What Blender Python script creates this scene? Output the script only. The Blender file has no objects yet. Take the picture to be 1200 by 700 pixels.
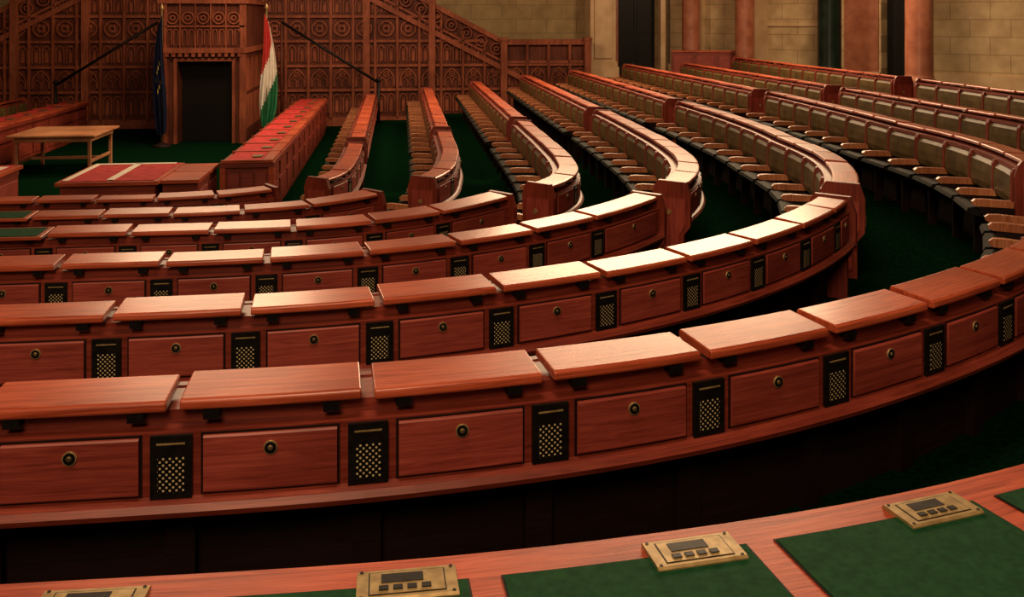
import bpy, bmesh, math, random
from mathutils import Vector
random.seed(4)
H=3.0
SN,CS=0.1191,0.9929
def c2w(xc,zc): return (CS*xc+SN*zc, CS*zc-SN*xc)

# ---------------------------------------------------------------- materials
MATS={}
def newmat(name):
    m=bpy.data.materials.new(name); m.use_nodes=True
    nt=m.node_tree; b=nt.nodes["Principled BSDF"]
    MATS[name]=m
    return m,nt,b
def N(nt,t,**k):
    n=nt.nodes.new(t)
    for a,v in k.items(): setattr(n,a,v)
    return n
def ramp(nt,fac,stops):
    r=N(nt,'ShaderNodeValToRGB'); e=r.color_ramp.elements
    while len(e)<len(stops): e.new(0.5)
    for i,(p,c) in enumerate(stops):
        e[i].position=p; e[i].color=(c[0],c[1],c[2],1)
    nt.links.new(fac,r.inputs[0]); return r
def wood(name,dark,mid,light,rough=0.35,sc=(1.2,26,26),coord='UV',bump=0.15,coat=0.0,spec=0.5):
    m,nt,b=newmat(name); L=nt.links
    tc=N(nt,'ShaderNodeTexCoord'); mp=N(nt,'ShaderNodeMapping'); mp.inputs['Scale'].default_value=sc
    L.new(tc.outputs[coord],mp.inputs[0])
    n1=N(nt,'ShaderNodeTexNoise'); n1.inputs['Scale'].default_value=2.2; n1.inputs['Detail'].default_value=8; n1.inputs['Roughness'].default_value=.7; n1.inputs['Distortion'].default_value=.9
    L.new(mp.outputs[0],n1.inputs['Vector'])
    r=ramp(nt,n1.outputs[0],[(.33,dark),(.5,mid),(.68,light)])
    n2=N(nt,'ShaderNodeTexNoise'); n2.inputs['Scale'].default_value=1.3; n2.inputs['Detail'].default_value=2
    L.new(tc.outputs[coord],n2.inputs['Vector'])
    r2=ramp(nt,n2.outputs[0],[(.3,(.62,.52,.48)),(.7,(1.15,1.12,1.1))])
    mx=N(nt,'ShaderNodeMix',data_type='RGBA',blend_type='MULTIPLY'); mx.inputs[0].default_value=1
    L.new(r.outputs[0],mx.inputs[6]); L.new(r2.outputs[0],mx.inputs[7]); L.new(mx.outputs[2],b.inputs['Base Color'])
    b.inputs['Roughness'].default_value=rough
    b.inputs['Specular IOR Level'].default_value=spec
    b.inputs['Coat Weight'].default_value=coat; b.inputs['Coat Roughness'].default_value=.2
    bp=N(nt,'ShaderNodeBump'); bp.inputs['Strength'].default_value=bump; bp.inputs['Distance'].default_value=.004
    L.new(n1.outputs[0],bp.inputs['Height']); L.new(bp.outputs[0],b.inputs['Normal'])
    return m
def noisy(name,c1,c2,scale=8,rough=.6,metal=0,coord='Object',bump=.1,dist=.01,detail=4,contrast=(.35,.65),spec=.5):
    m,nt,b=newmat(name); L=nt.links
    tc=N(nt,'ShaderNodeTexCoord'); n1=N(nt,'ShaderNodeTexNoise'); n1.inputs['Scale'].default_value=scale; n1.inputs['Detail'].default_value=detail
    L.new(tc.outputs[coord],n1.inputs['Vector'])
    r=ramp(nt,n1.outputs[0],[(contrast[0],c1),(contrast[1],c2)])
    L.new(r.outputs[0],b.inputs['Base Color']); b.inputs['Roughness'].default_value=rough; b.inputs['Metallic'].default_value=metal
    b.inputs['Specular IOR Level'].default_value=spec
    bp=N(nt,'ShaderNodeBump'); bp.inputs['Strength'].default_value=bump; bp.inputs['Distance'].default_value=dist
    L.new(n1.outputs[0],bp.inputs['Height']); L.new(bp.outputs[0],b.inputs['Normal'])
    return m
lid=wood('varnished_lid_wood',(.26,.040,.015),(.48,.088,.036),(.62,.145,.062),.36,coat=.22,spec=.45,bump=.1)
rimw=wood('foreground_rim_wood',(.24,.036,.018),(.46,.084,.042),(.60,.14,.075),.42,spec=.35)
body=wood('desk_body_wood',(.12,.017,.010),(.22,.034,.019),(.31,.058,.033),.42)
panelm=wood('desk_panel_wood',(.19,.028,.020),(.32,.055,.038),(.43,.088,.060),.45)
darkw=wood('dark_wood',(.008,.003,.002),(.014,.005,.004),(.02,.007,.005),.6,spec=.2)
armw=wood('armrest_wood',(.34,.105,.045),(.54,.21,.095),(.70,.33,.17),.35)
tablew=wood('light_table_wood',(.40,.17,.08),(.52,.24,.12),(.62,.32,.17),.4,coord='Object',sc=(2,14,14))
wallw=wood('carved_wall_wood_shaded',(.065,.015,.008),(.115,.029,.015),(.17,.048,.025),.6,sc=(9,9,1.0),coord='Object',spec=.25)  # recess shade put into the colour: darkened ground behind the carving
wallw2=wood('carved_wall_wood_lit',(.17,.044,.021),(.28,.078,.038),(.38,.118,.058),.55,sc=(9,9,1.0),coord='Object',spec=.25)  # same wood lightened for raised trim, relief contrast put into the colour
leather=noisy('olive_leather',(.080,.050,.016),(.150,.095,.032),6,.5,bump=.25,spec=.25)
seatl=noisy('dark_seat_leather',(.006,.007,.004),(.014,.013,.008),8,.7,bump=.2,spec=.1)
green=noisy('green_writing_leather',(.005,.040,.014),(.010,.060,.021),40,.8,bump=.15,dist=.002,spec=.1)
redl=noisy('red_velvet',(.34,.016,.018),(.50,.04,.04),10,.8,spec=.2)
carpet=noisy('green_carpet',(.001,.009,.003),(.003,.018,.006),30,1.0,bump=.4,coord='Object',spec=0)
brass=noisy('brass',(.30,.20,.08),(.48,.34,.15),30,.42,.4,bump=.05)
darkbrass=noisy('dark_brass',(.12,.08,.03),(.2,.14,.06),30,.45,.5)
black=noisy('black_metal',(.004,.0035,.003),(.009,.007,.006),30,.45,spec=.2)
redm=noisy('red_marble',(.26,.080,.042),(.38,.14,.078),3.5,.35,detail=9)
pinkm=noisy('beige_marble',(.48,.31,.16),(.60,.42,.24),2.5,.4,detail=9)
greenm=noisy('dark_green_marble',(.003,.007,.005),(.008,.018,.012),4,.3,detail=8,spec=.3)
paper=noisy('white_paper',(.7,.62,.5),(.8,.72,.6),5,.8)
fred=noisy('flag_red',(.45,.02,.02),(.5,.03,.025),6,.7); fwhite=noisy('flag_white',(.7,.66,.58),(.8,.76,.68),6,.7)
fgreen=noisy('flag_green',(.01,.14,.05),(.015,.18,.065),6,.7); fblue=noisy('flag_blue',(.004,.007,.022),(.007,.010,.032),6,.8,spec=.1)
fgold=noisy('flag_gold',(.6,.42,.05),(.7,.5,.08),6,.6)
# lattice
lat,nt,b=newmat('brass_lattice')
tc=N(nt,'ShaderNodeTexCoord'); sx=N(nt,'ShaderNodeSeparateXYZ'); nt.links.new(tc.outputs['UV'],sx.inputs[0])
def mth(op,a,bb=None):
    n=N(nt,'ShaderNodeMath',operation=op)
    for i,q in enumerate((a,bb)):
        if q is None: continue
        if isinstance(q,(int,float)): n.inputs[i].default_value=q
        else: nt.links.new(q,n.inputs[i])
    return n.outputs[0]
k=math.pi/0.0105
p=mth('MULTIPLY',mth('SINE',mth('MULTIPLY',sx.outputs[0],k)),mth('SINE',mth('MULTIPLY',sx.outputs[1],k)))
g=mth('GREATER_THAN',p,0.46)
r=ramp(nt,g,[(0,(.005,.004,.003)),(1,(.66,.54,.30))]); nt.links.new(r.outputs[0],b.inputs['Base Color'])
b.inputs['Roughness'].default_value=.5; nt.links.new(mth('MULTIPLY',g,.15),b.inputs['Metallic']); b.inputs['Specular IOR Level'].default_value=.1
# stone
def stone(name,c1,c2,mort,bw=.9,bh=.42):
    m,nt,b=newmat(name); L=nt.links
    tc=N(nt,'ShaderNodeTexCoord')
    br=N(nt,'ShaderNodeTexBrick'); br.inputs['Scale'].default_value=1
    br.inputs['Brick Width'].default_value=bw; br.inputs['Row Height'].default_value=bh; br.inputs['Mortar Size'].default_value=.010
    br.inputs['Color1'].default_value=(*c1,1); br.inputs['Color2'].default_value=(*c2,1); br.inputs['Mortar'].default_value=(*mort,1)
    L.new(tc.outputs['UV'],br.inputs['Vector'])
    n1=N(nt,'ShaderNodeTexNoise'); n1.inputs['Scale'].default_value=2.5; n1.inputs['Detail'].default_value=8
    L.new(tc.outputs['Object'],n1.inputs['Vector'])
    r=ramp(nt,n1.outputs[0],[(.3,(.72,.67,.60)),(.7,(1.08,1.08,1.08))])
    mx=N(nt,'ShaderNodeMix',data_type='RGBA',blend_type='MULTIPLY'); mx.inputs[0].default_value=1
    L.new(br.outputs[0],mx.inputs[6]); L.new(r.outputs[0],mx.inputs[7]); L.new(mx.outputs[2],b.inputs['Base Color'])
    b.inputs['Roughness'].default_value=.7
    return m
stone1=stone('olive_stone_blocks',(.27,.185,.080),(.32,.22,.10),(.18,.12,.05))
stone2=stone('beige_stone_blocks',(.47,.335,.175),(.53,.385,.21),(.30,.20,.10))

# ---------------------------------------------------------------- mesh builder
class MB:
    def __init__(s): s.v=[];s.f=[];s.m=[];s.uv=[];s.sm=[];s.mats=[]
    def mi(s,m):
        if m not in s.mats: s.mats.append(m)
        return s.mats.index(m)
    def face(s,idx,mat,uv,smooth=False):
        s.f.append(idx); s.m.append(s.mi(mat)); s.uv.append(uv); s.sm.append(smooth)
    def poly(s,co,mat,uv=None,smooth=False):
        b=len(s.v); s.v+=co; s.face(list(range(b,b+len(co))),mat,uv or [(c[0]+c[1],c[2]) for c in co],smooth)
    def build(s,name,parent=None,mir=None,bevel=0):
        me=bpy.data.meshes.new(name)
        V=[(2*mir-a,b_,c) for a,b_,c in s.v] if mir is not None else s.v
        me.from_pydata(V,[],s.f)
        for m in s.mats: me.materials.append(m)
        uvl=me.uv_layers.new(name='UVMap')
        flat=[]
        for u in s.uv:
            for q in u: flat+=[q[0],q[1]]
        uvl.data.foreach_set('uv',flat)
        me.polygons.foreach_set('material_index',s.m); me.polygons.foreach_set('use_smooth',s.sm)
        bm=bmesh.new(); bm.from_mesh(me); bmesh.ops.recalc_face_normals(bm,faces=bm.faces); bm.to_mesh(me); bm.free()
        me.update()
        o=bpy.data.objects.new(name,me); bpy.context.collection.objects.link(o)
        if parent: o.parent=parent
        if bevel:
            md=o.modifiers.new('bevel','BEVEL'); md.width=bevel; md.segments=2; md.limit_method='ANGLE'; md.angle_limit=math.radians(40)
        return o
    def box(s,x0,x1,y0,y1,z0,z1,mat):
        c=[(x0,y0,z0),(x1,y0,z0),(x1,y1,z0),(x0,y1,z0),(x0,y0,z1),(x1,y0,z1),(x1,y1,z1),(x0,y1,z1)]
        b=len(s.v); s.v+=c
        for q in ((0,1,2,3),(4,5,6,7),(0,1,5,4),(1,2,6,5),(2,3,7,6),(3,0,4,7)):
            fl=q in((0,1,2,3),(4,5,6,7))
            s.face([b+i for i in q],mat,[((c[i][0],c[i][1]) if fl else (c[i][0]+c[i][1],c[i][2])) for i in q])
    def ext(s,pts,y0,y1,mat):   # (x,z) polygon extruded in y
        n=len(pts); b=len(s.v)
        s.v+=[(x,y0,z) for x,z in pts]+[(x,y1,z) for x,z in pts]
        s.face(list(range(b,b+n)),mat,[(x,z) for x,z in pts]); s.face(list(range(b+n,b+2*n)),mat,[(x,z) for x,z in pts])
        for i in range(n):
            j=(i+1)%n; s.face([b+i,b+j,b+n+j,b+n+i],mat,[(pts[i][0],pts[i][1]),(pts[j][0],pts[j][1]),(pts[j][0]+.1,pts[j][1]),(pts[i][0]+.1,pts[i][1])])
    def band(s,ptsA,ptsB,y0,y1,mat,closed=True):
        n=len(ptsA); b=len(s.v)
        for P,y in ((ptsA,y0),(ptsB,y0),(ptsB,y1),(ptsA,y1)): s.v+=[(x,y,z) for x,z in P]
        for i in range(n if closed else n-1):
            j=(i+1)%n
            for a in range(4):
                c=(a+1)%4
                s.face([b+a*n+i,b+a*n+j,b+c*n+j,b+c*n+i],mat,[(0,0),(.1,0),(.1,.1),(0,.1)])
        if not closed:
            for i in (0,n-1): s.face([b+a*n+i for a in range(4)],mat,[(0,0),(.1,0),(.1,.1),(0,.1)])
    def ring(s,cx,cz,r,w,y0,y1,mat,seg=14):
        A=[(cx+r*math.cos(t*2*math.pi/seg),cz+r*math.sin(t*2*math.pi/seg)) for t in range(seg)]
        B=[(cx+(r-w)*math.cos(t*2*math.pi/seg),cz+(r-w)*math.sin(t*2*math.pi/seg)) for t in range(seg)]
        s.band(A,B,y0,y1,mat)
    def cyl(s,p0,p1,r,mat,seg=12,r1=None,smooth=True):
        p0=Vector(p0);p1=Vector(p1);a=(p1-p0).normalized(); r1=r if r1 is None else r1
        u=a.orthogonal().normalized(); w=a.cross(u); b=len(s.v)
        for p,rr in((p0,r),(p1,r1)):
            for i in range(seg):
                t=i*2*math.pi/seg; q=p+u*rr*math.cos(t)+w*rr*math.sin(t); s.v.append(tuple(q))
        l=(p1-p0).length
        for i in range(seg):
            j=(i+1)%seg; s.face([b+i,b+j,b+seg+j,b+seg+i],mat,[(0,i*.05),(0,i*.05+.05),(l,i*.05+.05),(l,i*.05)],smooth)
        s.face([b+i for i in range(seg)],mat,[(0,0)]*seg); s.face([b+seg+i for i in range(seg)],mat,[(0,0)]*seg)
    def lathe(s,cx,cy,prof,mat,seg=28):
        b=len(s.v)
        for r,z in prof:
            for i in range(seg): t=i*2*math.pi/seg; s.v.append((cx+r*math.cos(t),cy+r*math.sin(t),z))
        for k in range(len(prof)-1):
            for i in range(seg):
                j=(i+1)%seg; s.face([b+k*seg+i,b+k*seg+j,b+(k+1)*seg+j,b+(k+1)*seg+i],mat,[(0,0)]*4,True)
    def obox(s,p0,p1,t0,t1,z0,z1,mat):
        d=Vector((p1[0]-p0[0],p1[1]-p0[1])); L=d.length; d/=L; n=Vector((-d.y,d.x))
        c=[]
        for z in (z0,z1):
            for a,t in((0,t0),(L,t0),(L,t1),(0,t1)):
                q=Vector(p0[:2])+d*a+n*t; c.append((q.x,q.y,z))
        b=len(s.v); s.v+=c; lc=[0,L,L,0,0,L,L,0]
        for q in ((0,1,2,3),(4,5,6,7),(0,1,5,4),(1,2,6,5),(2,3,7,6),(3,0,4,7)):
            s.face([b+i for i in q],mat,[(lc[i],c[i][2]) for i in q])
    def sweep(s,path,s0,s1,prof,top,mat,step=.17,uo=0.):
        n=max(1,int(math.ceil((s1-s0)/step))); m=len(prof); b=len(s.v)
        per=[0]
        for i in range(m):
            a=prof[i];c=prof[(i+1)%m]; per.append(per[-1]+math.hypot(a[0]-c[0],a[1]-c[1]))
        ss=[s0+(s1-s0)*i/n for i in range(n+1)]
        for q in ss:
            px,py,nx,ny=path.at(q)
            for (a,z) in prof: s.v.append((px+nx*a,py+ny*a,top+z))
        for i in range(n):
            for j in range(m):
                k=(j+1)%m
                s.face([b+i*m+j,b+(i+1)*m+j,b+(i+1)*m+k,b+i*m+k],mat,[(ss[i]+uo,per[j]+uo),(ss[i+1]+uo,per[j]+uo),(ss[i+1]+uo,per[j+1]+uo),(ss[i]+uo,per[j+1]+uo)])
        s.face([b+j for j in range(m)],mat,[(z+uo,a) for a,z in prof]); s.face([b+n*m+j for j in range(m)],mat,[(z+uo,a) for a,z in prof])

# ---------------------------------------------------------------- row paths
AX=-5.0
class Path:
    def __init__(s,pts,x0=-1.2,cen=(-1.2,10.4)):
        s.cen=cen
        P=[Vector(p) for p in pts]; out=[P[0]]
        for a,c in zip(P,P[1:]):
            L=(c-a).length; n=max(1,int(L/.08))
            for i in range(1,n+1): out.append(a+(c-a)*i/n)
        for _ in range(20):
            out=[out[0]]+[(out[i-1]+out[i]*2+out[i+1])/4 for i in range(1,len(out)-1)]+[out[-1]]
        s.P=out; s.c=[0]
        for a,c in zip(out,out[1:]): s.c.append(s.c[-1]+(c-a).length)
        i0=min(range(len(out)),key=lambda i:abs(out[i].x-x0) if out[i].y<12 else 99)
        off=s.c[i0]; s.c=[q-off for q in s.c]
        s.T=[]
        for i in range(len(out)):
            a=out[max(0,i-1)];c=out[min(len(out)-1,i+1)]; s.T.append((c-a).normalized())
    def at(s,q):
        c=s.c; lo,hi=0,len(c)-1
        if q<=c[0]: i=0
        elif q>=c[-1]: i=len(c)-2
        else:
            while hi-lo>1:
                m=(lo+hi)//2
                if c[m]<=q: lo=m
                else: hi=m
            i=lo
        t=(q-c[i])/(c[i+1]-c[i]); p=s.P[i]+(s.P[i+1]-s.P[i])*t
        tt=max(0,min(1,t)); T=(s.T[i]*(1-tt)+s.T[i+1]*tt).normalized()
        return p.x,p.y,T.y,-T.x
    def s_at_y(s,y):
        for i in range(len(s.P)-1,0,-1):
            if s.P[i].y<y: return s.c[i]
        return s.c[0]
    def ang(s,deg):
        t=math.radians(deg); xc,yc=s.cen
        best=min(range(len(s.P)),key=lambda i:abs(math.atan2(s.P[i].y-yc,s.P[i].x-xc)-t))
        return s.c[best]
def lerp_tab(tab,x):
    if x<=tab[0][0]: return tab[0][1]
    for (a,b),(c,d) in zip(tab,tab[1:]):
        if x<=c:
            u=(x-a)/(c-a); return b+(d-b)*u
    return tab[-1][1]
def arcpath(xc,yc,tab,leg):
    pts=[(AX-.6,yc-tab[0][1]),(xc-.3,yc-tab[0][1])]
    for i in range(0,46):
        d=-90+2*i; t=math.radians(d); r=lerp_tab(tab,d); pts.append((xc+r*math.cos(t),yc+r*math.sin(t)))
    for y,x in leg: pts.append((x,y))
    return Path(pts,cen=(xc,yc))
pA=arcpath(-.85,10.45,[(-90,7.10),(-75,7.15),(-50,7.12),(-22,6.97),(0,6.87)],[(12,6.15),(14.5,6.28),(18,6.25),(25.7,6.08)])
pB=arcpath(-1.1,10.42,[(-90,5.62),(-40,5.62),(0,5.60)],[(11.6,4.66),(13.3,4.74),(17,4.72),(25.7,4.62)])
pC=arcpath(-1.2,10.4,[(-90,4.1),(-34,4.12),(-20,4.25),(0,4.38)],[(11.6,3.28),(13.9,3.34),(25.7,3.34)])
pD=arcpath(-1.2,10.4,[(-90,2.53),(-32,2.57),(-18,2.86),(0,3.10)],[(11.4,1.98),(13.,2.0),(25.7,2.0)])
pE=Path([(AX-.6,9.35),(-1.9,9.3),(-1.0,9.47),(-.45,9.85),(-.1,10.3),(.28,10.8),(.56,11.6),(.70,13),(.72,25.7)])
pF=Path([(AX-.6,10.98),(-2.6,10.95),(-1.9,11.12),(-1.3,11.5),(-.95,11.9),(-.75,12.6),(-.70,14),(-.74,25.7)])
pO=arcpath(-.75,10.45,[(-90,8.46),(-85,8.52),(-76,8.59),(-50,8.58),(-20,8.3),(0,8.2)],[(12,7.5),(14.5,7.6),(25.7,7.5)])
pP=arcpath(-1.2,10.4,[(-90,10),(0,10.0)],[(14,8.95),(25.7,8.9)])
ROW={'P':(pP,1.93,1.17),'O':(pO,1.785,1.03),'A':(pA,1.73,.93),'B':(pB,1.58,.79),'C':(pC,1.45,.66),'D':(pD,1.30,.51),'E':(pE,1.15,.36),'F':(pF,.99,.20)}
order=['F','E','D','C','B','A','O','P']
finner={k:(0 if i==0 else ROW[order[i-1]][2]) for i,k in enumerate(order)}
W=.632

def row(key,s0,s1,name='curved_desk_row',mir=False,opened=None,seats=True,ends=(1,1),bounds=None):
    path,top,fo=ROW[key]; fi=finner[key]
    if bounds is None:
        n=max(1,round((s1-s0)/W)); bounds=[s0+i*(s1-s0)/n for i in range(n+1)]
    n=len(bounds)-1
    h=fi-top; ho=fo-top
    M=MB()
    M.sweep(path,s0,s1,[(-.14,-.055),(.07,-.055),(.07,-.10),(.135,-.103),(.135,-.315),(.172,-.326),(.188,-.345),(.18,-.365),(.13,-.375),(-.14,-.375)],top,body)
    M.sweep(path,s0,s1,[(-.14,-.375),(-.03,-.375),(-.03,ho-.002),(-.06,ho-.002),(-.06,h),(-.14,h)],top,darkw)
    Ld=MB(); St=MB(); Dt=MB()
    for i in range(n):
        a=bounds[i]; c=bounds[i+1]; w=c-a; mid=(a+c)/2; uo=random.random()*20
        dz=random.uniform(-.004,.004)
        if opened and opened(path.at(mid)[0]):
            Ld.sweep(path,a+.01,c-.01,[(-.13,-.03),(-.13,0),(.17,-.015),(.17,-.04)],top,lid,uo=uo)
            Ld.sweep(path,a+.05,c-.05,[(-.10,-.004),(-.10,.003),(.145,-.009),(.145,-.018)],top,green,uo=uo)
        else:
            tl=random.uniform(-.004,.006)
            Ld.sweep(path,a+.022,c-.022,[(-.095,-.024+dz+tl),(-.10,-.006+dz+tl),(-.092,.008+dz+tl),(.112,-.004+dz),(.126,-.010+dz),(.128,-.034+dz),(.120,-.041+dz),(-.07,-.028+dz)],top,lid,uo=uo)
        for q in(-.2,.2):
            Dt.sweep(path,mid+q*w/.65-.026,mid+q*w/.65+.026,[(.06,-.075),(.06,-.03),(.118,-.036),(.118,-.075)],top,black)
        Dt.sweep(path,a+.093,c-.093,[(.13,-.312),(.13,-.108),(.1385,-.108),(.1385,-.312)],top,darkw)  # dark border plate painted as a shadow gap, so the panel looks recessed
        Dt.sweep(path,a+.102,c-.102,[(.13,-.304),(.13,-.116),(.146,-.116),(.150,-.122),(.150,-.298),(.146,-.304)],top,panelm,uo=uo)
        px,py,nx,ny=path.at(mid)
        z=top-.165
        Dt.cyl((px+nx*.148,py+ny*.148,z),(px+nx*.156,py+ny*.156,z),.023,brass,16)
        Dt.cyl((px+nx*.150,py+ny*.150,z),(px+nx*.158,py+ny*.158,z),.0195,black,14)
        Dt.cyl((px+nx*.156,py+ny*.156,z),(px+nx*.162,py+ny*.162,z),.012,darkbrass,10,r1=.006)
        if seats:
            St.sweep(path,a+.035,c-.035,[(-.13,-.085),(-.16,-.09),(-.192,-.13),(-.20,-.22),(-.198,-.32),(-.18,-.385),(-.13,-.40)],top,leather,step=.3)
            St.sweep(path,a+.05,c-.05,[(-.15,h+.39),(-.15,h+.46),(-.48,h+.53),(-.54,h+.52),(-.555,h+.49),(-.52,h+.46)],top,seatl,step=.7)
    for i in range(n+1):
        a=bounds[i]
        if 0<i<n:
            Dt.sweep(path,a-.066,a+.066,[(.13,-.316),(.13,-.110),(.150,-.110),(.150,-.316)],top,black,step=1)
            Dt.sweep(path,a-.042,a+.042,[(.14,-.296),(.14,-.180),(.1515,-.180),(.1515,-.296)],top,lat,step=1)
            Dt.sweep(path,a-.045,a+.045,[(.14,-.138),(.14,-.133),(.153,-.133),(.153,-.138)],top,brass,step=1)
            Dt.sweep(path,a-.05,a+.05,[(-.03,ho),(-.03,-.37),(.08,-.37),(.02,-.42),(.01,ho)],top,darkw,step=1)
        if seats:
            o=0.0 if 0<i<n else (.04 if i==0 else -.04)
            St.sweep(path,a+o-.028,a+o+.028,[(-.13,-.405),(-.13,-.360),(-.20,-.345),(-.42,-.335),(-.49,-.340),(-.515,-.360),(-.51,-.385),(-.48,-.40),(-.42,-.40)],top,armw,step=1,uo=i*3.1)
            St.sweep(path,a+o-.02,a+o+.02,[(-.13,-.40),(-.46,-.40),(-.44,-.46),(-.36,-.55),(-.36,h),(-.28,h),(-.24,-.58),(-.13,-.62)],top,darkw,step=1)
            St.sweep(path,a+o-.024,a+o+.024,[(-.13,-.05),(-.185,-.06),(-.20,-.10),(-.205,-.36),(-.13,-.42)],top,body,step=1)
    if seats: St.sweep(path,s0,s1,[(-.13,-.05),(-.165,-.05),(-.17,-.085),(-.13,-.095)],top,body)
    for e,q0,q1,sg in((ends[0],s0-.05,s0,-1),(ends[1],s1,s1+.05,1)):
        if not e: continue
        M.sweep(path,q0,q1,[(-.17,h),(-.07,h),(-.07,ho),(.12,ho),(.12,-.48),(.18,-.40),(.185,-.12),(.15,-.02),(.14,.012),(-.13,.020),(-.16,-.02),(-.19,-.12)],top,body)
        qa,qb=(q0-.012,q0) if sg<0 else (q1,q1+.012)
        M.sweep(path,qa,qb,[(-.13,h+.1),(-.13,-.14),(.14,-.14),(.14,-.37),(.08,-.48),(.08,ho+.08)],top,panelm)
        M.sweep(path,qa-.008,qb+.008,[(-.02,-.30),(-.05,-.27),(-.02,-.24),(.01,-.27)],top,brass)
    mi=AX if mir else None
    root=M.build(name,mir=mi)
    Ld.build('lids',root,mi,bevel=.005); Dt.build('panels_and_grilles',root,mi)
    if seats: St.build('folding_seats',root,mi)
    return root

def aligned(s_from,s_to,phase):
    i0=math.ceil((s_from-phase)/W); b=[phase+i0*W]
    while b[-1]+W<s_to: b.append(b[-1]+W)
    if s_to-b[-1]>.6*W: b.append(s_to)
    else: b[-1]=s_to
    return b
for k,ph,e in(('A',.47,-30),('B',-.19,-37),('C',-.24,-35.5),('D',-.29,-34)):
    p=ROW[k][0]; bb=aligned(p.c[0]+.1,p.ang(e),ph)
    row(k,bb[0],bb[-1],opened=(lambda x:x<-2.9) if k=='D' else None,ends=(0,1),bounds=bb)
bb=aligned(pE.c[0]+.1,pE.s_at_y(10.1),-.99); row('E',bb[0],bb[-1],opened=lambda x:x<-3.6,ends=(0,1),bounds=bb)
bb=aligned(pF.c[0]+.1,pF.s_at_y(11.4),-1.7); row('F',bb[0],bb[-1],opened=lambda x:x<-4.3,ends=(0,1),bounds=bb)
GY0,GY1=15.2,15.85
st={'A':pA.ang(-25),'B':pB.ang(-30.5),'C':pC.ang(-26.5),'D':pD.ang(-19.5),'E':pE.s_at_y(10.9),'F':pF.s_at_y(11.95),'O':pO.ang(-18),'P':pP.ang(-10)}
for k in 'ABCDEFOP':
    p=ROW[k][0]
    row(k,st[k],p.s_at_y(GY0))
    row(k,p.s_at_y(GY1),p.s_at_y(24.6 if k in 'ABCDEF' else 24.0))
for k in 'FED':
    p=ROW[k][0]; row(k,p.s_at_y(16.2),p.s_at_y(24.4),mir=True)

# foreground desk O centre
def foreground():
    path,top,fo=ROW['O']; fi=finner['O']; ph=.09; W=.65
    i0=math.ceil((-2.2-ph)/W); i1=math.floor((pO.ang(-32)-ph)/W)
    a=ph+i0*W; c=ph+i1*W; n=i1-i0
    M=MB()
    M.sweep(path,a,c,[(-.14,-.035),(-.15,-.02),(-.14,0),(.46,0),(.47,-.02),(.46,-.04),(.2,-.05),(.2,-.35),(-.14,-.35)],top,rimw)
    M.sweep(path,a,c,[(-.14,-.35),(-.03,-.35),(-.03,fo-top-.002),(-.06,fo-top-.002),(-.06,fi-top),(-.14,fi-top)],top,darkw)
    M.sweep(path,a-.05,a,[(-.15,fi-top),(-.07,fi-top),(-.07,fo-top),(.3,fo-top),(.46,-.04),(-.15,-.04)],top,body)
    M.sweep(path,c,c+.05,[(-.15,fi-top),(-.07,fi-top),(-.07,fo-top),(.3,fo-top),(.46,-.0),(-.15,-.0)],top,body)
    root=M.build('foreground_desk_row')
    D=MB(); S=MB()
    h=fi-top
    for i in range(n):
        s0=a+i*W; s1=s0+W
        D.sweep(path,s0+.035,s1-.035,[(-.045,-.002),(-.045,.003),(.40,.003),(.40,-.002)],top,darkw)
        D.sweep(path,s0+.04,s1-.04,[(-.040,-.002),(-.040,.005),(.395,.005),(.395,-.002)],top,green,uo=i*2.3)
        m=s0+W*.74
        D.sweep(path,m-.107,m+.107,[(-.092,-.001),(-.092,.008),(-.086,.012),(.010,.012),(.016,.008),(.016,-.001)],top,brass,uo=i)
        D.sweep(path,m-.082,m+.082,[(-.078,.0105),(-.078,.0125),(.002,.0125),(.002,.0105)],top,black)
        D.sweep(path,m-.079,m+.079,[(-.075,.011),(-.075,.0135),(-.001,.0135),(-.001,.011)],top,brass)
        D.sweep(path,m-.055,m+.035,[(-.068,.012),(-.068,.0148),(-.037,.0148),(-.037,.012)],top,black)
        for q in(-.05,-.02,.01,.04):
            D.sweep(path,m+q-.010,m+q+.010,[(-.026,.012),(-.026,.016),(-.011,.016),(-.011,.012)],top,black)
        for q in(-.097,.097):
            for nn in(-.082,.006):
                px,py,nx,ny=path.at(m+q); D.cyl((px+nx*nn,py+ny*nn,top+.010),(px+nx*nn,py+ny*nn,top+.0135),.004,black,8)
        S.sweep(path,s0+.035,s1-.035,[(-.13,-.085),(-.16,-.09),(-.192,-.13),(-.20,-.22),(-.198,-.32),(-.18,-.385),(-.13,-.40)],top,leather)
        S.sweep(path,s0+.05,s1-.05,[(-.15,h+.39),(-.15,h+.46),(-.48,h+.53),(-.54,h+.52),(-.555,h+.49),(-.52,h+.46)],top,seatl)
    for i in range(n+1):
        q=a+i*W+(.03 if i==0 else -.03 if i==n else 0)
        S.sweep(path,q-.03,q+.03,[(-.13,-.40),(-.13,-.345),(-.46,-.335),(-.52,-.345),(-.535,-.37),(-.52,-.395),(-.46,-.40)],top,darkw,step=1)
        S.sweep(path,q-.02,q+.02,[(-.13,-.40),(-.46,-.40),(-.36,-.55),(-.36,h),(-.28,h),(-.24,-.58),(-.13,-.62)],top,darkw,step=1)
    D.build('leather_pads_and_voting_units',root); S.build('folding_seats',root)
foreground()

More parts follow.
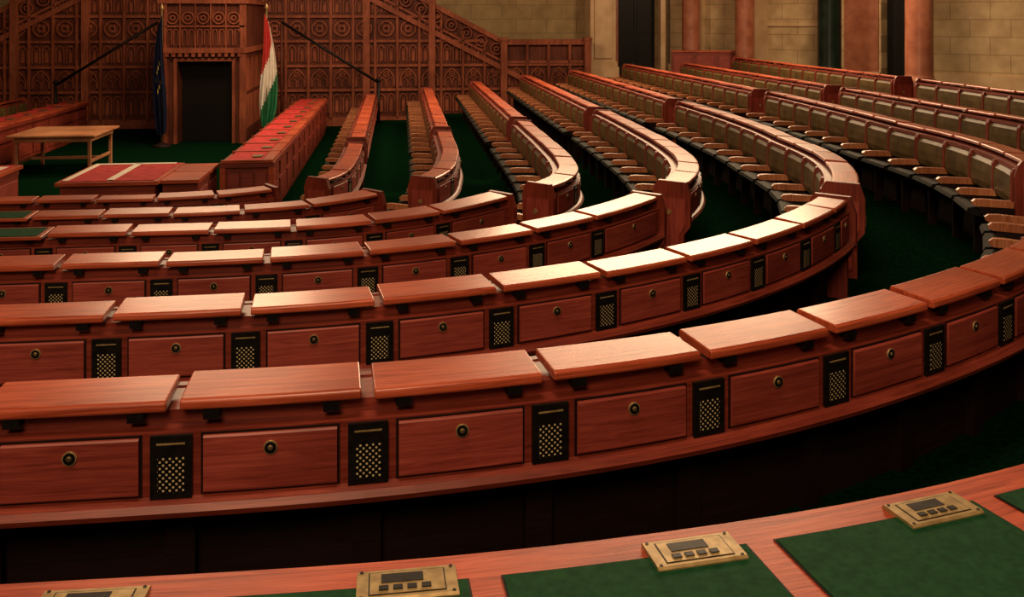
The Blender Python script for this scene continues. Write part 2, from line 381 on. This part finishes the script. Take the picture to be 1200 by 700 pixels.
# ---------------------------------------------------------------- floor + tiers
F=MB(); F.box(-20,17,-6,29,-.1,0,carpet); F.build('floor')
T=MB()
for k in order:
    path,top,fo=ROW[k]; fi=finner[k]
    idx=list(range(0,len(path.P),3))+[len(path.P)-1]
    right=[]
    for i in idx:
        p=path.P[i]; t=path.T[i]; nx,ny=t.y,-t.x
        a=(p.x-nx*.08,p.y-ny*.08)
        b_=(min(16.5,p.x+nx*22),max(-5.8,p.y+ny*22))
        right.append((a,b_))
    right=[((AX,right[0][0][1]),(AX,right[0][1][1]))]+[q for q in right if q[0][0]>AX]
    for mir in(0,1):
        f=(lambda x:2*AX-x) if mir else (lambda x:x)
        for (a0,b0),(a1,b1) in zip(right,right[1:]):
            T.poly([(f(a0[0]),a0[1],fo),(f(b0[0]),b0[1],fo),(f(b1[0]),b1[1],fo),(f(a1[0]),a1[1],fo)],carpet)
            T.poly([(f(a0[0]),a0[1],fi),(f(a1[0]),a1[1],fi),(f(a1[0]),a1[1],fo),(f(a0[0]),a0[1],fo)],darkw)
T.build('floor_tiers')
G=MB(); G.ext([(9.6,1.17),(16.5,1.17),(16.5,1.26),(9.6,1.26)],9,27.5,carpet); 
G.ext([(5.35,0),(9.7,0),(9.7,1.26),(5.35,1.26)],25.75,28.6,body)
G.build('floor_gallery')

# ---------------------------------------------------------------- front carved wall
XC=-4.6; YW=26.3
def m2(x): return 2*XC-x
Wl=MB()
slope=(3.47-2.32)/(2.91-.75)
def topz(x):
    x=x if x>XC else m2(x)
    if x>=2.91: return 2.32
    return min(4.6,2.32+(2.91-x)*slope)
prof=[(m2(5.4),0),(5.4,0),(5.4,2.32),(2.91,2.32),(-1.4,4.6),(m2(-1.4),4.6),(m2(2.91),2.32),(m2(5.4),2.32)]
Wl.ext(prof,YW,YW+.25,wallw)
for a,c in(((5.42,2.32),(2.91,2.32)),((2.91,2.32),(-1.4,4.6))):
    for f in(lambda x:x,m2):
        Wl.ext([(f(a[0]),a[1]-.10),(f(c[0]),c[1]-.10),(f(c[0]),c[1]+.05),(f(a[0]),a[1]+.05)],YW-.12,YW+.3,wallw2)
        Wl.ext([(f(a[0]),a[1]-.62),(f(c[0]),c[1]-.62),(f(c[0]),c[1]-.55),(f(a[0]),a[1]-.55)],YW-.10,YW,wallw2)
for f in(lambda x:x,m2):
    Wl.ext([(f(3.6),1.10),(f(-1.4),3.75),(f(-1.4),3.90),(f(3.6),1.25)],YW-.16,YW,wallw2)
nP=int((5.4-m2(5.4))/.6)
pw=(5.4-m2(5.4))/nP
levels=[(.30,.95,'arch'),(1.03,1.62,'arch2'),(1.70,2.30,'arch'),(2.38,2.98,'ring'),(3.06,3.6,'arch')]
Wl.box(m2(5.4),5.4,YW-.10,YW,0,.24,wallw2)
def archband(cx,r,z0,z1,w,dep,mt):
    A=[(cx-r,z0)]; B=[(cx-r+w,z0)]
    for k in range(0,11):      # pointed gothic arch
        u=k/10; s_=-1 if u<.5 else 1; v=1-abs(2*u-1)
        xx=1-v**1.7; zz=v**.75
        A.append((cx+s_*r*xx if v<1 else cx,z1-r*1.5+r*1.5*zz)); B.append((cx+s_*(r-w)*xx if v<1 else cx,z1-r*1.5+(r*1.5-w*1.3)*zz))
    A.append((cx+r,z0)); B.append((cx+r-w,z0))
    Wl.band(A,B,YW-dep,YW,mt,closed=False)
for i in range(nP):
    x0=m2(5.4)+i*pw; x1=x0+pw; tz=min(topz(x0),topz(x1)); mt=wallw2
    Wl.box(x0-.035,x0+.035,YW-.10,YW,.2,tz,mt)
    Wl.box(x0-.012,x0+.012,YW-.13,YW,.2,tz,mt)
    cx=(x0+x1)/2
    for z0,z1,kind in levels:
        if z1>tz-.1: continue
        Wl.box(x0+.035,x1-.035,YW-.08,YW,z1,z1+.07,mt)
        if kind=='arch':
            for q in(-.135,.135):
                archband(cx+q,.115,z0+.06,z1-.06,.025,.06,mt)
                Wl.box(cx+q-.04,cx+q+.04,YW-.03,YW,z0+.08,z1-.25,mt)
                Wl.ring(cx+q,z1-.21,.045,.02,YW-.04,YW,mt,8)
        elif kind=='arch2':
            archband(cx,.24,z0+.05,z1-.03,.03,.07,mt)
            for q in(-.105,.105): archband(cx+q,.095,z0+.05,z1-.28,.02,.05,mt)
            Wl.ring(cx,z1-.20,.085,.025,YW-.06,YW,mt,12)
            Wl.ring(cx,z1-.20,.035,.02,YW-.05,YW,mt,6)
        else:
            Wl.ring(cx,(z0+z1)/2,.22,.035,YW-.07,YW,mt,16)
            Wl.ring(cx,(z0+z1)/2,.10,.04,YW-.08,YW,mt,10)
            for k in range(4):
                t=math.pi/4+k*math.pi/2; Wl.ring(cx+.14*math.cos(t),(z0+z1)/2+.14*math.sin(t),.05,.02,YW-.05,YW,mt,8)
for f in(lambda x:x,m2):
    x=2.7
    while x>-1.2:
        z=topz(x)-.32
        Wl.ring(f(x),z,.17,.028,YW-.12,YW-.05,wallw2,14); Wl.ring(f(x),z,.07,.025,YW-.12,YW-.05,wallw2,8)
        x-=.42
for xx in(5.3,2.91,.9,-.9):
    for f in(lambda x:x,m2):
        X=f(xx); tz=topz(xx)
        Wl.box(X-.09,X+.09,YW-.20,YW,0,tz+.06,wallw2)
        Wl.box(X-.12,X+.12,YW-.22,YW+.02,tz+.02,tz+.10,wallw2)
Wl.build('wall_front_wood_panelling')

S=MB()
S.box(-17,6.45,27.6,28.0,0,8,stone1)
S.box(7.75,8.1,27.6,28.0,1.2,8,stone2); S.box(6.45,7.75,27.6,28.0,4.6,8,stone2)
S.build('wall_front')
D=MB()
for q in(6.38,7.11):
    D.box(q,q+.71,28.03,28.09,1.2,4.8,black)
    for z in(1.4,2.5,3.6): D.box(q+.1,q+.61,28.01,28.03,z,z+.9,black)
D.build('door_1')
D=MB()
D.box(5.5,6.25,26.75,27.58,1.7,8,pinkm); D.box(5.42,6.33,26.67,27.58,1.26,1.55,pinkm); D.box(5.46,6.29,26.7,27.58,1.55,1.7,pinkm)
D.box(5.62,6.13,26.70,26.76,1.8,8,pinkm)
D.box(6.30,6.45,27.3,27.59,1.26,4.75,redm); D.box(7.75,7.90,27.3,27.59,1.26,4.75,pinkm); D.box(6.30,7.9,27.3,27.59,4.6,4.75,pinkm)
D.build('pilaster')

# presidium portal
P=MB()
x0,x1,y0,y1=-5.50,-3.70,23.0,26.05; d0,d1,dz=-5.22,-3.95,1.95
P.box(x0,d0,y0,y1,0,2.15,wallw); P.box(d1,x1,y0,y1,0,2.15,wallw); P.box(d0,d1,y0,y1,dz,2.15,wallw)
P.box(d0,d1,y0+.5,y0+.6,0,dz,black)
P.box(d0-.07,d0,y0-.05,y0,0,dz+.07,wallw2); P.box(d1,d1+.07,y0-.05,y0,0,dz+.07,wallw2); P.box(d0,d1,y0-.05,y0,dz,dz+.07,wallw2)
P.box(x0-.12,x1+.12,y0-.14,y1,2.15,2.27,wallw2)
P.box(x0-.05,x1+.05,y0-.06,y1,2.27,3.32,wallw)
P.box(x0-.14,x1+.14,y0-.16,y1,3.32,3.42,wallw2)
for xx in(x0,x1):
    P.box(xx-.07,xx+.07,y0-.11,y0+.05,0,3.5,wallw2)
for i in range(5):
    cx=x0+.2+(x1-x0-.4)*i/4
    P.ring(cx,2.98,.15,.03,y0-.12,y0-.06,wallw2,14); P.ring(cx,2.98,.07,.03,y0-.12,y0-.06,wallw2,8)
    P.box(cx-.19,cx-.165,y0-.14,y0-.06,2.27,3.32,wallw2)
    for q in(-.08,.08):
        A=[(cx+q-.065,2.33)]+[(cx+q+.065*math.cos(math.pi-k*math.pi/6),2.62+.1*math.sin(math.pi-k*math.pi/6)) for k in range(7)]+[(cx+q+.065,2.33)]
        B=[(cx+q+(a-cx-q)*.7,z-(.02 if z>2.4 else 0)) for a,z in A]
        P.band(A,B,y0-.11,y0-.06,wallw2,closed=False)
P.box(x0-.05,x1+.05,y0-.11,y0-.05,2.76,2.80,wallw2)
for i in range(12):
    cx=x0+.07+(x1-x0-.14)*i/11; P.box(cx-.04,cx+.04,y0-.14,y0-.02,2.06,2.14,wallw2)
for sx_ in(x0,x1):
    for j in range(4):
        ya=y0+.2+j*.75
        for za,zb in((.3,1.1),(1.2,2.0),(2.4,3.2)):
            P.box(sx_-.03 if sx_==x0 else sx_,sx_ if sx_==x0 else sx_+.03,ya,ya+.55,za,zb,wallw2)
P.build('presidium_portal')
R=MB()
for f in(lambda x:x,m2):
    R.cyl((f(-3.05),25.0,2.87),(f(-.55),25.0,1.27),.035,black,8); R.cyl((f(-.55),25.0,0),(f(-.55),25.0,1.30),.045,black,8)
    R.cyl((f(-3.05),25.0,0),(f(-3.05),25.0,2.87),.03,wallw,8); R.lathe(f(-.55),25.0,[(.0,1.42),(.05,1.38),(.07,1.34),(.05,1.29),(0,1.28)],black,12)
R.build('stair_handrail')

def flag(name,px,py,zt,cols,w=.34,L=2.25,star=False,sgn=1):
    M=MB(); M.cyl((px,py,0),(px,py,zt+.05),.022,darkbrass,10); M.lathe(px,py,[(0,zt+.22),(.03,zt+.15),(.045,zt+.1),(.02,zt+.05),(0,zt+.04)],brass,10)
    M.lathe(px,py,[(.0,.10),(.06,.10),(.20,.04),(.22,0),(0,0)],darkw,16)
    nu,nv=26,30; b=len(M.v)
    for j in range(nv+1):
        v=j/nv
        for i in range(nu+1):
            u=i/nu; ww=w*(.25+.75*min(1,v*1.6)**.8)*(1-.35*max(0,v-.8)/.2)
            M.v.append((px+sgn*((u-.35)*ww+.03*math.sin(v*5)),py-.05+.06*math.sin(u*17+v*2)*(.3+v)-.02,zt-.03-v*L-u*.25*(1-v)+.08*abs(u-.5)*(v>.97)))
    for j in range(nv):
        for i in range(nu):
            k=(j/nv)*1.0+.45*(i/nu-.5)
            c=cols[0] if k<.30 and i/nu<.75 else cols[1] if k<.66 else cols[2]
            if star:
                if (i-13)**2/30+(j-15)**2/20<1.4 and (i*3+j*5)%11==0: c=fgold
            a=b+j*(nu+1)+i; M.face([a,a+1,a+nu+2,a+nu+1],c,[(0,0)]*4,True)
    M.build(name)
flag('hungarian_flag',-3.12,22.75,3.12,[fred,fwhite,fgreen],w=.42,L=2.7)
flag('european_flag',-5.45,22.5,3.1,[fblue,fblue,fblue],w=.28,L=2.8,star=True,sgn=-1)

def redleg(xa,xb,ya,yb,top):
    M=MB(); M.box(xa+.06,xb-.06,ya+.05,yb-.05,0,top-.08,body)
    M.box(xa,xb,ya,yb,top-.10,top-.03,body)
    n=int((yb-ya)/.9); w=(yb-ya)/n
    for i in range(n):
        a=ya+i*w
        M.box(xa+.08,xb-.20,a+.04,a+w-.04,top-.03,top+.0,redl)
        M.box(xa+.02,xb-.02,a-.02,a+.03,top-.03,top+.012,lid)
        M.box(xb-.18,xb-.02,a+.05,a+w-.05,top-.03,top+.008,lid)
        for xx,sg in((xa+.06,-1),(xb-.06,1)):
            q=(xx-.025,xx) if sg<0 else (xx,xx+.025)
            M.box(q[0],q[1],a+.08,a+w-.08,top-.36,top-.16,body)
            M.box(q[0],q[1],a+.08,a+w-.08,.12,top-.44,body)
        M.box(xb-.36,xb-.22,a+.3,a+.5,top,top+.02,darkbrass)
    for i in range(3):
        M.box(xa+.10+i*(xb-xa-.2)/3+.02,xa+.10+(i+1)*(xb-xa-.2)/3-.02,ya+.02,ya+.05,.12,top-.18,panelm)
    for xx in(xa,xb-.08): M.box(xx,xx+.08,ya,ya+.08,0,top-.1,lid)
    return M.build('red_topped_minister_desk')
redleg(-2.62,-1.84,14.2,24.8,.88)
redleg(-8.4,-7.7,16.5,24.6,.88)

M=MB(); cx,cy=c2w(-8.75,18.5)
M.box(cx-.85,cx+.75,cy-.8,cy+.8,.72,.76,tablew); M.box(cx-.75,cx+.65,cy-.7,cy+.7,.62,.72,tablew)
for a in(-.74,.58):
    for b_ in(-.68,.62): M.box(cx+a,cx+a+.06,cy+b_,cy+b_+.06,0,.62,tablew)
M.box(cx-.72,cx-.68,cy-.65,cy+.65,.2,.26,tablew); M.box(cx+.58,cx+.62,cy-.65,cy+.65,.2,.26,tablew); M.box(cx-.7,cx+.6,cy-.02,cy+.02,.2,.26,tablew)
M.build('wooden_table',bevel=.008)
M=MB(); cx,cy=c2w(-5.15,12.95)
M.box(cx-.85,cx+.35,cy-.55,cy+.95,0,.78,body); M.box(cx-.90,cx+.4,cy-.6,cy+1.0,.78,.83,lid)
M.box(cx-.84,cx-.26,cy-.54,cy+.94,.83,.84,redl); M.box(cx-.20,cx+.34,cy-.54,cy+.94,.83,.84,redl)
M.box(cx-.28,cx-.18,cy-.5,cy+.9,.84,.846,paper); M.box(cx-.84,cx+.3,cy+.84,cy+.94,.84,.846,paper); M.box(cx-.84,cx-.76,cy-.5,cy+.84,.84,.846,paper)
M.box(cx+.4,cx+.86,cy-.35,cy+.98,0,.76,body); M.box(cx+.38,cx+.89,cy-.42,cy+.28,.76,.81,lid); M.box(cx+.38,cx+.89,cy+.34,cy+1.02,.76,.81,lid)
for i in range(3):
    M.box(cx-.80+i*.38,cx-.50+i*.38,cy-.58,cy-.55,.15,.66,panelm)
M.box(cx+.46,cx+.80,cy-.38,cy-.35,.15,.64,panelm)
M.box(cx+.86,cx+.88,cy-.25,cy+.25,.15,.64,panelm); M.box(cx+.86,cx+.88,cy+.4,cy+.9,.15,.64,panelm)
M.build('stenographer_desk',bevel=.006)
M=MB(); cx,cy=c2w(-7.25,12.8)
M.box(cx-.9,cx+.30,cy-.5,cy+.5,0,.84,body); M.box(cx-.95,cx+.35,cy-.55,cy+.55,.84,.89,lid); M.box(cx-.85,cx+.27,cy-.45,cy+.45,.89,.90,redl); M.box(cx+.05,cx+.25,cy-.3,cy+.3,.90,.906,paper)
M.box(cx-.7,cx-.3,cy-.53,cy-.5,.15,.7,panelm); M.box(cx-.2,cx+.2,cy-.53,cy-.5,.15,.7,panelm); M.box(cx+.30,cx+.33,cy-.4,cy+.4,.15,.7,panelm)
M.build('clerk_desk',bevel=.006)

# ---------------------------------------------------------------- right stone wall
w0=Vector(c2w(4.75,28.2)); w1=Vector(c2w(13.5,20.3)); dv=w1-w0
def wp(u): q=w0+dv*u; return (q.x,q.y)
M=MB()
M.obox(wp(0),wp(.535),0,.4,0,8,stone2); M.obox(wp(.60),wp(1.05),0,.4,0,8,stone2); M.obox(wp(.535),wp(.60),0,.4,4.6,8,stone2)
M.obox(wp(.52),wp(.615),.42,.5,1.2,4.8,black)
M.obox(wp(.455),wp(.53),-.06,0,1.2,8,redm); M.obox(wp(.60),wp(.615),-.08,0,1.2,8,pinkm)
M.obox(wp(.06),wp(.10),-.12,0,1.2,8,pinkm); M.obox(wp(.21),wp(.27),-.12,0,1.2,8,pinkm)
M.obox(wp(0),wp(.535),-.10,0,1.2,1.6,pinkm); M.obox(wp(.60),wp(1.05),-.10,0,1.2,1.6,pinkm)
M.obox(wp(.27),wp(.45),-.05,0,2.75,2.83,pinkm)
M.build('wall_right')
def column(xc,zc,r,mat):
    X,Y=c2w(xc,zc); M=MB()
    z0=1.26
    M.box(X-r*1.45,X+r*1.45,Y-r*1.45,Y+r*1.45,z0,z0+.18,pinkm)
    M.lathe(X,Y,[(r*1.4,z0+.18),(r*1.42,z0+.25),(r*1.2,z0+.30),(r*1.25,z0+.36),(r*1.05,z0+.42),(r,z0+.5),(r,7.2),(r*1.2,7.3),(r*1.5,7.8),(0,7.8)],mat)
    M.build('marble_column')
column(5.15,27.0,.26,redm); column(6.35,25.6,.26,redm); column(8.85,20.4,.29,redm); column(8.05,23.8,.29,greenm)
def partition(a,b_,z1):
    M=MB(); p0,p1=c2w(*a),c2w(*b_); M.obox(p0,p1,0,.08,1.17,z1,body); M.obox(p0,p1,-.03,.11,z1,z1+.05,lid)
    d=Vector((p1[0]-p0[0],p1[1]-p0[1])); n=max(2,int(d.length/.6))
    for i in range(n):
        q0=Vector(p0)+d*((i+.12)/n); q1=Vector(p0)+d*((i+.88)/n); M.obox(q0,q1,-.02,0,1.35,z1-.1,panelm)
    M.build('wooden_partition')
partition((4.45,26.2),(6.3,26.0),2.02)

# ---------------------------------------------------------------- lights
def area(name,loc,tgt,size,e,col=(1,.68,.40),sy=None):
    l=bpy.data.lights.new(name,'AREA'); l.shape='DISK' if sy is None else 'RECTANGLE'; l.size=size; l.energy=e; l.color=col
    if sy: l.size_y=sy
    o=bpy.data.objects.new(name,l); bpy.context.collection.objects.link(o); o.location=loc
    o.rotation_euler=(Vector(tgt)-Vector(loc)).to_track_quat('-Z','Y').to_euler()
area('gallery_light',(6.5,22,7.4),(1.5,8,.5),8,1600,sy=3.2)
area('gallery_light',(-4,21,8.0),(-1.5,8,1),4,520,sy=2.2)
area('added_fill_light',(9,17,7),(9,27,2.5),2,400)  # unseen fill added to brighten the right stone wall
area('added_fill_light',(-1.5,-3.5,7.5),(0,8,1.2),3,430)  # fill added behind the camera for the desk fronts, no fixture there
area('added_fill_light',(-.5,2.5,9.5),(0,6,1.2),3,330)  # second added fill, high above the near rows
area('added_fill_light',(-2,17,7.5),(-1,26,1.5),2.5,430)  # unseen wash added for the front panelling
w=bpy.data.worlds.new('World'); bpy.context.scene.world=w; w.use_nodes=True
w.node_tree.nodes['Background'].inputs[0].default_value=(1,.5,.26,1); w.node_tree.nodes['Background'].inputs[1].default_value=.028
cam=bpy.data.cameras.new('Camera'); cam.lens=33; cam.sensor_width=36; cam.shift_y=-.275
co=bpy.data.objects.new('Camera',cam); bpy.context.collection.objects.link(co)
co.location=(0,0,H); co.rotation_euler=(math.radians(90),0,-math.atan(.12))
bpy.context.scene.camera=co
bpy.context.scene.view_settings.view_transform='Standard'
